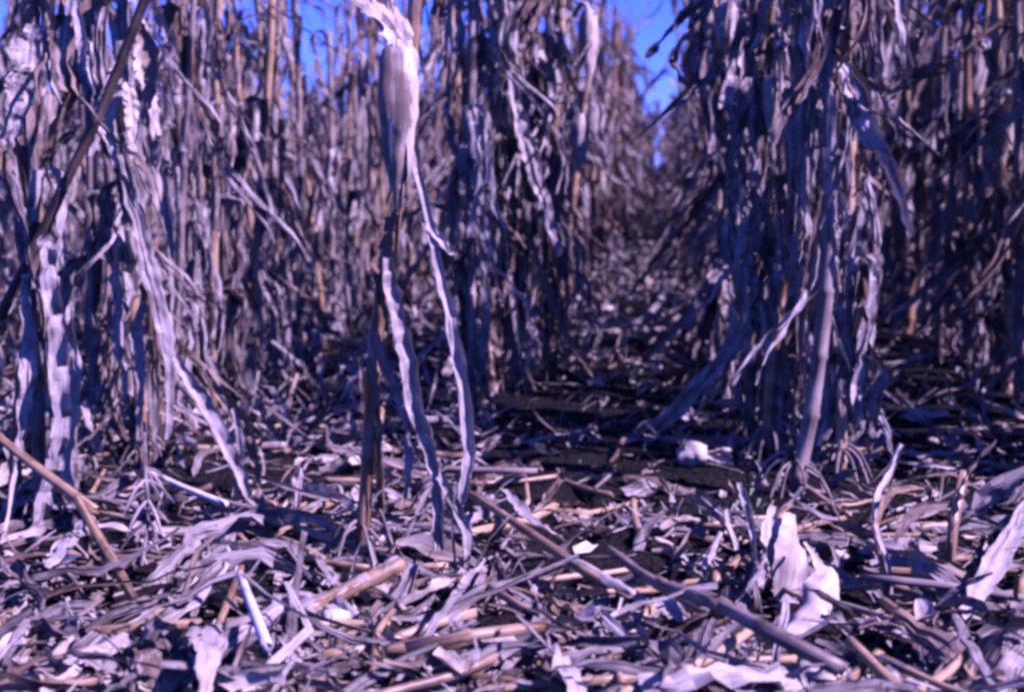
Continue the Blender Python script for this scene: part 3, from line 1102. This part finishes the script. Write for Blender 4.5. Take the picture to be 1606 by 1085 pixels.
ORD2 = ORD + ['eleventh', 'twelfth', 'thirteenth', 'fourteenth', 'fifteenth', 'sixteenth', 'seventeenth', 'eighteenth', 'nineteenth', 'twentieth']
ORD2 += ['twenty-' + q for q in ORD[:9]] + ['thirtieth'] + ['thirty-' + q for q in ORD[:9]] + ['fortieth']


def scatter(name, lib, count, bias, cat, noun, rnd, smin=0.8, smax=1.25, tilt=0.33):
    made = {}
    for k in range(count):
        me, L_, mi = rnd.choice(lib)
        x, y = spot(rnd, bias)
        s = rnd.uniform(smin, smax)
        pile = 0.045 * max(0.0, 1 - (y - 1.6) / 1.0) + 0.012
        z = gz(x, y) + 0.008 + rnd.random() * pile
        o = link(name, me, None, (x, y, z), (rnd.gauss(0, tilt), rnd.gauss(0, tilt * (0.6 if L_ > .2 else 1)), rnd.uniform(0, 2 * PI)), s)
        size = 'long' if L_ * s > 0.22 else 'short' if L_ * s < 0.12 else 'medium'
        zn = zone(x, y)
        made.setdefault('%s %s %s lying %s' % (size, TONE[mi], noun, zn), []).append((x / y, o, zn))
    for lab, lst in made.items():
        lst.sort(key=lambda t: t[0])
        for i, (_, o, zn) in enumerate(lst):
            tag(o, lab if len(lst) == 1 else '%s from left %s' % (ORD2[min(i, 39)], lab), cat, '%s %s' % (cat, zn))


r = random.Random(321)
scatter('fallen_leaf', LIB_LEAF, 300, lambda q: 1.9 * q.random() ** 1.4, 'leaf scrap', 'corn leaf scrap', r)
scatter('husk_scrap', LIB_HUSK, 64, lambda q: 1.6 * q.random() ** 1.3, 'husk scrap', 'corn husk scrap', r, 0.7, 1.1)
scatter('broken_stalk', LIB_STALK, 120, lambda q: 1.9 * q.random() ** 1.2, 'stalk piece', 'broken stalk piece', r, 0.8, 1.2, 0.08)

# everything smaller, and all the litter farther back: one mass
g = Geo()
r = random.Random(654)
SM = []
for k in range(40):
    t = r.random()
    if t < 0.72:
        SM.append((scrap_leaf(r, r.uniform(0.04, 0.15), r.uniform(0.003, 0.013), 6, 3), r.choice((LEAF, DIRTY, DIRTY, BROWN))))
    elif t < 0.86:
        SM.append((scrap_leaf(r, r.uniform(0.06, 0.2), r.uniform(0.0015, 0.004), 7, 2), LEAF))
    else:
        SM.append((scrap_leaf(r, r.uniform(0.03, 0.07), r.uniform(0.010, 0.022), 5, 4), HUSK))


def drop(x, y, s, pile, tilt):
    (V_, F_, U_), mi = r.choice(SM)
    M_ = Matrix.Translation((x, y, gz(x, y) + 0.003 + r.random() * pile)) @ Euler((r.gauss(0, tilt), r.gauss(0, tilt), r.uniform(0, 6.3))).to_matrix().to_4x4() @ Matrix.Scale(s, 4)
    g.add([M_ @ v for v in V_], F_, U_, mi, r.random())


for k in range(2300):
    x, y = spot(r, lambda q: 2.0 * q.random() ** 1.5)
    drop(x, y, r.uniform(0.6, 1.3), 0.045 * max(0.15, 1 - (y - 1.6)), 0.35)
for k in range(2600):
    y = 3.2 + 6 * r.random() ** 1.3
    x = r.uniform(-0.5 * y, 0.28 * y)
    drop(x, y, r.uniform(0.8, 1.8), 0.02, 0.4)
for k in range(900):                       # torn leaves leaning at the feet of the left rows
    y = 3.0 + 4.5 * r.random()
    x = r.uniform(-0.5 * y, -0.55)
    drop(x, y, r.uniform(1.2, 2.4), 0.10, 0.8)
for k in range(900):
    y = 4.6 + 7 * r.random()
    drop(r.uniform(-0.45, 0.28), y, r.uniform(1.0, 2.4), 0.04, 0.6)
for k in range(1400):                      # the litter goes on to both sides of the view
    y = 1.3 + 2.6 * r.random()
    x = r.choice((r.uniform(-0.85 * y - 0.3, -0.48 * y), r.uniform(0.26 * y, 0.6 * y + 0.3)))
    drop(x, y, r.uniform(0.8, 2.2), 0.04, 0.35)
for k in range(1500):
    y = 8 + 10 * r.random()
    x = r.uniform(-0.5 * y, 0.28 * y)
    drop(x, y, r.uniform(1.0, 2.2), 0.03, 0.4)
tag(link('plant_litter', g.mesh('plant_litter', MATS, False)), 'fine shredded corn litter covering the soil', 'litter', None, 'stuff')


# ------------------------------------------------------------------ pieces of litter that stand out
def lay(name, label, cat, geos, origin, group=None, partnames=None):
    """geos: one Geo -> a single mesh; several -> an empty with parts"""
    if len(geos) == 1:
        o_ = link(name, shift(geos[0], origin).mesh(name, MATS), None, origin)
    else:
        o_ = bpy.data.objects.new(name, None); COL.objects.link(o_); o_.location = origin
        for q, pn in zip(geos, partnames):
            link(pn, shift(q, origin).mesh(pn, MATS), o_)
    tag(o_, label, cat, group)
    return o_


def cane(P, r0, r1, mi, inter=0.13):
    return node_stalk(P, r0, r1, HR, inter, 10, mi, 0.006, 40, 1.1)[0]


def up_(px, py, h):
    """a point h metres above the soil seen at a pixel"""
    p = G(px, py, h)
    p.z = gz(p.x, p.y) + h
    return p


UPZ = Vector((0.05, -0.25, 1))
c = pxpath([(-40, 655), (60, 735), (152, 802)], [2.34, 2.26, 2.18])
lay('broken_cane', 'thin tan cane slanting in from the left frame edge', 'cane', [cane(c, 0.0075, 0.0095, STALK, .2)], c[-1])
c = [AT(118, 778, 2.16), AT(165, 860, 2.13), up_(214, 950, 0.03)]
lay('broken_cane', 'tan cane standing steeply in the litter at lower left', 'cane', [cane(c, 0.0085, 0.0075, STALK, .2)], c[-1])
c = [up_(224, 732, 0.075), up_(290, 760, 0.065), up_(354, 790, 0.05)]
lay('pith_stick', 'white peeled stick lying right of the tan canes', 'stick', [cane(c, 0.0048, 0.0068, PITH, .06)], c[-1])
c = [up_(376, 908, 0.11), up_(398, 965, 0.10), up_(420, 1024, 0.085)]
lay('pith_stick', 'white peeled stick pointing down near the bottom edge', 'stick', [cane(c, 0.0055, 0.0070, PITH, .06)], c[-1])
c = [up_(378, 888, 0.07), up_(358, 940, 0.045), up_(338, 995, 0.02)]
lay('broken_cane', 'thin brown cane meeting the white stick near the bottom edge', 'cane', [cane(c, 0.005, 0.0055, STALK, .2)], c[-1])
P_ = [up_(425, 975, 0.03), up_(490, 945, 0.05), up_(560, 905, 0.06), up_(628, 875, 0.07)]
lay('sheathed_stalk', 'thick tan broken stalk folded in its sheath below the ear stalk', 'stalk piece',
    [cane(P_, 0.013, 0.011, STALK, .12), hero_ribbon([p + Vector((0, 0, .012)) for p in P_], 0.044, 2.6, 0.1, 0.3, mi=DIRTY, up=UPZ * -1, taper=(0.9, 0.7), crumple=0.07, rag=0.15),
     hero_ribbon([P_[-1], P_[-1] + Vector((0.012, -0.02, -0.03)), P_[-1] + Vector((0.012, -0.06, -0.075))], 0.03, 1.4, 0.2, 0.5, mi=BROWN)], P_[0], None, ('stalk', 'sheath', 'leaf'))
c = [up_(352, 1002, 0.02), up_(395, 985, 0.025), up_(432, 965, 0.03)]
lay('broken_stalk', 'stubby grey stalk end left of the thick sheathed stalk', 'stalk piece', [cane(c, 0.016, 0.015, GREY, .3)], c[0])
c = [up_(505, 1000, 0.035), up_(550, 985, 0.045), up_(603, 962, 0.04)]
lay('husk_scrap', 'broad tan husk lying below the thick sheathed stalk', 'husk', [hero_ribbon(c, 0.045, 1.6, 0.1, 0.3, mi=STALK, up=UPZ * -1, rag=0.08)], c[1])
c = [up_(508, 962, 0.05), up_(522, 960, 0.055), up_(540, 957, 0.05)]
lay('pith_chunk', 'bright white chunk of pith beside the broad tan husk', 'pith', [cane(c, 0.013, 0.010, PITH, .5)], c[1])
c = [up_(722, 766, 0.09), up_(820, 818, 0.085), up_(900, 862, 0.08), up_(992, 912, 0.055)]
q = hero_ribbon([c[2] + Vector((0, 0, .01)), c[3] + Vector((0, 0, .01)), up_(1035, 940, 0.03)], 0.03, 2.4, 0.1, 0.5, mi=LEAF, up=UPZ * -1)
lay('fallen_cane', 'long straight tan cane lying diagonally in front of the path', 'cane', [cane(c, 0.0065, 0.0085, STALK, .28), q], c[0], None, ('stalk', 'sheath'))
c = [up_(765, 908, 0.06), up_(830, 945, 0.06), up_(893, 975, 0.05)]
lay('broken_cane', 'short orange cane below the long diagonal cane', 'cane', [cane(c, 0.0055, 0.0050, STALK, .3)], c[0])
c = [up_(640, 1022, 0.07), up_(740, 1012, 0.08), up_(856, 996, 0.08)]
lay('bent_cane', 'tan cane lying level at the bottom middle with a shredded end', 'cane',
    [cane(c, 0.008, 0.0065, STALK, .22), hero_ribbon([c[2], up_(845, 1020, .05), up_(825, 1055, .02)], 0.022, 1.2, 0, .6, up=UPZ), hero_ribbon([c[2], up_(862, 1030, .05), up_(868, 1062, .02)], 0.018, 1.2, 0, .6, up=UPZ)],
    c[0], None, ('stalk', 'leaf', 'leaf'))
c = [up_(955, 852, 0.055), up_(1030, 895, 0.075), up_(1110, 945, 0.085), up_(1200, 1000, 0.085), up_(1320, 1055, 0.065)]
lay('fallen_stalk', 'long dark grey stalk lying diagonally at lower right of middle', 'corn stalk',
    [cane(c, 0.0075, 0.0105, GREY, .17), hero_ribbon([p + Vector((0, 0, .008)) for p in c[1:4]], 0.034, 2.8, 0.2, 0.6, mi=BROWN, up=UPZ * -1)], c[0], None, ('stalk', 'sheath'))
# husk standing up in the lower right
b_ = up_(1238, 940, 0.0)
Yh = b_.y
h1 = hero_ribbon(pxpath([(1243, 808), (1242, 860), (1236, 945)], [Yh + .05, Yh + .02, Yh]), 0.062, 1.7, 0.0, 0.2, mi=HUSK, rag=0.04, taper=(0.55, 0.6), peak=0.5, crumple=.03, ripple=.02, up=Vector((-0.7, 0.75, .1)))
h2 = hero_ribbon(pxpath([(1214, 795), (1206, 860), (1205, 905)], [Yh + .06, Yh + .02, Yh]), 0.040, 1.6, 0.4, 0.1, mi=HUSK, rag=0.06, taper=(0.3, 0.7))
h3 = hero_ribbon(pxpath([(1205, 880), (1180, 915), (1150, 945)], [Yh, Yh - .04, Yh - .06]), 0.050, 0.8, -0.4, -0.2, mi=LEAF)
h4 = hero_ribbon(pxpath([(1305, 890), (1285, 935), (1235, 995)], [Yh - .05, Yh - .10, Yh - .14]), 0.064, 1.5, 0.2, 0.3, mi=HUSK, rag=0.06, taper=(0.5, 0.5), crumple=.04, ripple=.03, up=Vector((-0.5, 0.8, -.4)))
h5 = hero_ribbon(pxpath([(1262, 850), (1280, 880), (1290, 905), (1300, 960)], [Yh, Yh - .04, Yh - .06, Yh - .08]), 0.014, 1.6, 0.2, 0.5, mi=HUSK)
lay('open_husk', 'large cream corn husk splayed open in front of the right plant', 'husk', [h1, h2, h3, h4, h5], b_, None, ('husk_blade',) * 5)
# broken ear butt, pale, on the path
b_ = up_(1086, 738, 0.0)
g = Geo()
cp = [b_ + Vector(v) for v in ((-0.032, 0, .018), (-0.018, 0.002, .024), (0, 0.003, .028), (0.018, .002, .032), (0.030, 0.0, .034))]
cq = spline(cp, 14)
g.add(*tube(cq, [0.005 + 0.021 * math.sin(PI * (0.08 + 0.84 * i / 13)) ** 0.6 for i in range(14)], 16, True, Vector((0, 0, 1))), HUSK, 0.95)
g.V = [v + noise.noise_vector(v * 45) * 0.007 + noise.noise_vector(v * 120) * 0.003 for v in g.V]
g2 = [hero_ribbon([b_ + Vector((0.03, 0.005 * k, 0.03)), b_ + Vector((0.05 + .01 * k, .01 * k, .02 + .01 * k)), b_ + Vector((0.085, .025 * k - .02, 0.012 + .012 * k))], 0.024, 1.2, k, k + .5, mi=HUSK) for k in range(3)]
lay('corn_cob', 'pale white stub of an ear lying at the path mouth', 'corn ear', [g] + g2, b_, None, ('cob', 'husk', 'husk', 'husk'))

# bent pale stub and torn leaves at the right edge
b_ = up_(1396, 940, 0.0)
c = [b_] + pxpath([(1388, 880), (1371, 825), (1374, 772), (1396, 735), (1412, 695)], [b_.y, b_.y + .02, b_.y + .05, b_.y + .08, b_.y + .1])
lay('bent_stub', 'pale bent stub of corn stalk standing in the right litter', 'corn stalk',
    [hero_ribbon(c, 0.020, 2.8, 0.2, 0.5, mi=LEAF, rag=.08, taper=(0.7, 0.9)), cane(c[:3], 0.005, 0.004, STALK, .2), hero_ribbon([c[2], AT(1400, 770, b_.y + .03), AT(1450, 765, b_.y + .03)], 0.012, 1, 0, .3, mi=STALK)], b_, None, ('leaf_sheath', 'stalk', 'leaf'))
b_ = up_(1488, 905, 0.0)
c = [b_] + pxpath([(1492, 850), (1500, 790), (1512, 740), (1560, 690)], [b_.y, b_.y + .03, b_.y + .05, b_.y + .06])
lay('bent_stub', 'brown corn stub with a broad dark leaf near the right edge', 'corn stalk',
    [cane(c[:4], 0.010, 0.008, STALK, .2), hero_ribbon(c[1:], 0.034, 2.0, .2, .6, mi=BROWN), hero_ribbon([c[2], AT(1440, 800, b_.y + .02), AT(1400, 850, b_.y)], 0.022, 1.6, .2, .6, mi=BROWN),
     hero_ribbon([c[3], AT(1470, 745, b_.y + .05), AT(1400, 760, b_.y + .05)], 0.02, 1.6, .2, .6, mi=BROWN)], b_, None, ('stalk', 'leaf', 'leaf', 'leaf'))

FALLEN = [  # pixel path, width m, curl, material, height, label
    ([(1615, 790), (1560, 870), (1510, 960)], 0.040, 0.8, LEAF, 0.06, 'broad pale leaf slanting down at the right frame edge'),
    ([(1488, 935), (1530, 1010), (1575, 1100)], 0.018, 1.8, LEAF, 0.07, 'narrow grey leaf crossing the lower right corner'),
    ([(1615, 960), (1590, 1020), (1560, 1095)], 0.045, 0.8, LEAF, 0.05, 'wide pale leaf in the extreme lower right corner'),
    ([(1610, 985), (1560, 1010), (1500, 1030)], 0.022, 1.2, HUSK, 0.05, 'cream strip of husk pointing left in the lower right corner'),
    ([(1405, 1080), (1450, 1062), (1510, 1040)], 0.030, 1.0, BROWN, 0.04, 'brown leaf lying flat at the bottom right'),
    ([(1255, 1066), (1300, 1052), (1350, 1036)], 0.030, 0.7, HUSK, 0.06, 'sunlit cream leaf at the bottom edge right of middle'),
    ([(1200, 1090), (1260, 1075), (1390, 1050)], 0.045, 0.8, LEAF, 0.03, 'wide leaf lying under the sunlit cream leaf'),
    ([(342, 985), (328, 1030), (322, 1110)], 0.036, 1.0, LEAF, 0.08, 'upright pale leaf blade cut by the bottom edge'),
    ([(140, 800), (105, 850), (60, 905)], 0.042, 0.6, LEAF, 0.05, 'flat grey leaf half in shade below the slanting cane'),
    ([(205, 870), (130, 905), (40, 945)], 0.036, 0.8, BROWN, 0.03, 'broad dull leaf lying left of the steep tan cane'),
    ([(262, 945), (180, 1000), (20, 1062)], 0.034, 1.4, LEAF, 0.045, 'long leaf reaching to the lower left corner'),
    ([(272, 940), (240, 962), (200, 990)], 0.012, 1.4, STALK, 0.07, 'short tan sliver at the foot of the steep cane'),
    ([(120, 975), (95, 1005), (60, 1040)], 0.020, 0.8, HUSK, 0.05, 'bright leaf sliver in the lower left corner'),
    ([(215, 1000), (240, 1040), (250, 1090)], 0.06, 0.7, BROWN, 0.05, 'wide dull leaf fanning out at the bottom left'),
    ([(300, 1000), (200, 1050), (110, 1090)], 0.030, 1.2, LEAF, 0.03, 'leaf along the bottom edge at the left'),
    ([(590, 960), (610, 1010), (650, 1085)], 0.024, 2.2, GREY, 0.05, 'dark twisted strip dropping to the bottom edge'),
    ([(735, 880), (690, 900), (630, 930)], 0.026, 1.0, HUSK, 0.05, 'sunlit husk strip right of the thick sheathed stalk'),
    ([(745, 885), (715, 930), (690, 980)], 0.014, 1.6, LEAF, 0.06, 'thin pale leaf forking below the trailing leaves'),
    ([(850, 925), (890, 935), (940, 965)], 0.042, 1.4, BROWN, 0.03, 'crumpled brown leaf beside the short orange cane'),
    ([(790, 775), (830, 810), (890, 850)], 0.028, 1.8, LEAF, 0.05, 'torn leaf lying on the long diagonal cane'),
    ([(870, 800), (930, 798), (1000, 780)], 0.014, 1.0, STALK, 0.02, 'yellow strip lying beyond the long diagonal cane'),
    ([(985, 745), (1040, 752), (1090, 760)], 0.050, 0.7, BROWN, 0.015, 'broad reddish leaf lying left of the ear stub'),
    ([(820, 695), (870, 682), (935, 665)], 0.022, 0.8, LEAF, 0.02, 'pale strip lying on the path left side'),
    ([(1160, 755), (1175, 800), (1185, 870)], 0.024, 2.2, LEAF, 0.13, 'curled leaf arching up left of the open husk'),
    ([(1128, 830), (1108, 870), (1105, 900)], 0.020, 1.8, LEAF, 0.06, 'short curled leaf standing left of the open husk'),
    ([(1330, 712), (1360, 705), (1405, 715)], 0.046, 0.9, LEAF, 0.02, 'pale leaf lying flat right of the front right plant'),
    ([(1405, 715), (1460, 730), (1515, 745)], 0.026, 1.2, LEAF, 0.03, 'narrow pale leaf on the soil at right'),
    ([(1395, 695), (1480, 700), (1615, 690)], 0.030, 1.2, LEAF, 0.03, 'long leaf lying level towards the right edge'),
    ([(1285, 792), (1340, 790), (1440, 765)], 0.010, 1.0, STALK, 0.02, 'orange strip lying behind the bent pale stub'),
    ([(1380, 568), (1450, 562), (1510, 548)], 0.03, 1.0, LEAF, 0.02, 'pale streak of leaves on the shaded soil at right'),
    ([(890, 492), (925, 440), (955, 402)], 0.034, 1.4, LEAF, 0.10, 'pale leaf propped up at the foot of the middle clump'),
    ([(1045, 432), (1040, 465), (1000, 500), (900, 508)], 0.030, 1.4, LEAF, 0.06, 'curved leaf lying in an arc across the path'),
    ([(890, 512), (980, 520), (1085, 514)], 0.034, 0.9, HUSK, 0.02, 'sunlit straw strip lying across the path'),
    ([(1110, 460), (1090, 490), (1075, 510)], 0.030, 1.0, HUSK, 0.06, 'bright leaf leaning on the path side of the right row'),
    ([(370, 740), (450, 775), (560, 802)], 0.012, 2.6, GREY, 0.04, 'thin grey strip reaching to the ear stalk foot'),
    ([(340, 770), (370, 830), (410, 862)], 0.012, 2.6, STALK, 0.04, 'brown strip under the end of the white stick'),
    ([(500, 800), (450, 830), (420, 850)], 0.012, 2.0, STALK, 0.04, 'short tan strip left of the ear stalk foot'),
    ([(255, 690), (245, 665), (230, 640)], 0.036, 1.0, HUSK, 0.08, 'tan curled husk above the white stick'),
    ([(310, 715), (290, 705), (275, 690)], 0.034, 1.0, HUSK, 0.05, 'small tan husk right of the curled husk'),
]
for pts, w, cu, mi, h, lab in FALLEN:
    n_ = len(pts)
    P_ = [up_(px, py, h * (0.5 + 0.5 * math.sin(PI * i / (n_ - 1))) + 0.006) for i, (px, py) in enumerate(pts)]
    q = hero_ribbon(P_, w, cu, HR.uniform(-0.3, 0.3), HR.uniform(-0.4, 0.4), mi=mi, up=UPZ * HR.choice((1, -1)), n=22, taper=(0.55, 0.35))
    lay('husk_scrap' if mi == HUSK else 'stalk_strip' if mi in (STALK, GREY) else 'fallen_leaf', lab, 'husk scrap' if mi == HUSK else 'stalk strip' if mi in (STALK, GREY) else 'leaf', [q], P_[0])

# drooping broken leaves standing left of the ear stalk
b_ = up_(405, 800, 0.0)
g1 = hero_ribbon(pxpath([(272, 560), (325, 640), (365, 720), (402, 800)], b_.y), 0.036, 2.0, 0.1, 0.5, mi=LEAF)
g2 = hero_ribbon(pxpath([(320, 580), (370, 650), (395, 700), (405, 760)], b_.y + .05), 0.036, 2.2, 0.4, 0.9, mi=BROWN)
g3 = hero_ribbon(pxpath([(365, 640), (378, 700), (372, 760), (362, 820)], b_.y + .02), 0.020, 2.2, 0.4, 0.9, mi=LEAF)
lay('broken_leaf', 'broken leaf tuft arching down right of the left plants', 'leaf', [g1, g2, g3], b_, None, ('blade',) * 3)
# fallen tassel
b_ = up_(222, 890, 0.02)
gt = Geo()
main = spline([up_(226, 660, 0.20), up_(228, 740, 0.16), up_(232, 810, 0.09), b_], 14)
gt.add(*tube(main, [0.0035] * 14, 5, False), LEAF, .4)
lay_parts = [gt]
for k in range(22):
    p = main[4 + (k % 10)]
    d = Vector((HR.choice((-1, 1)) * HR.uniform(.02, .05), HR.uniform(-.03, .02), HR.uniform(-.06, -.01)))
    q = Geo(); q.add(*tube(spline([p, p + d * .5 + Vector((0, 0, .008)), p + d], 6), [.0025, .003, .003, .003, .0025, .001], 4, False), LEAF, HR.random())
    lay_parts.append(q)
lay('fallen_tassel', 'feathery dry tassel hanging over the litter below the white stick', 'tassel', lay_parts, b_, None, ['stem'] + ['spikelet_branch'] * 22)

# tiny weeds on the shaded soil: one mass
g = Geo()
r = random.Random(8)
for k in range(420):
    y = r.uniform(2.6, 5.6)
    x = r.choice((r.uniform(-0.25, 0.2), r.uniform(0.45, 0.26 * y)))
    a, l = r.uniform(0, 6.3), r.uniform(0.006, 0.02)
    c = Vector((x, y, gz(x, y)))
    d, e = Vector((math.cos(a), math.sin(a), 0)), Vector((-math.sin(a), math.cos(a), 0))
    g.add([c - e * .0015, c + e * .0015, c + d * l * .5 + e * .003 + Vector((0, 0, l * .7)), c + d * l + Vector((0, 0, l * .6))], [(0, 1, 2, 3)], [(0, 0)] * 4)
tag(link('weed_seedlings', g.mesh('weed_seedlings', [M_WEED])), 'tiny green seedlings on the shaded soil', 'weeds', None, 'stuff')

# the ear stub lies in a fleck of sun: no leaf of the clump beside it hangs in that line
bpy.context.view_layer.update()
sunlit = [np.array(up_(px, 738, 0.03)) for px in (1072, 1086, 1100)]
Sn = np.array(S)
for o in [q for q in COL.objects if q.name.split('.')[0] == 'leaf' and q.type == 'MESH']:
    w_ = o.matrix_world.translation
    if not (0.0 < w_.x < 1.4 and 2.2 < w_.y < 3.6):
        continue
    co = np.empty(len(o.data.vertices) * 3, dtype=np.float32)
    o.data.vertices.foreach_get('co', co)
    mw = np.array(o.matrix_world)
    co = co.reshape(-1, 3) @ mw[:3, :3].T + mw[:3, 3]
    for c in sunlit:
        d = co - c
        t = d @ Sn
        dist = np.linalg.norm(d - np.outer(t, Sn), axis=1)
        if ((dist < 0.026) & (t > 0.05)).any():
            bpy.data.objects.remove(o)
            break
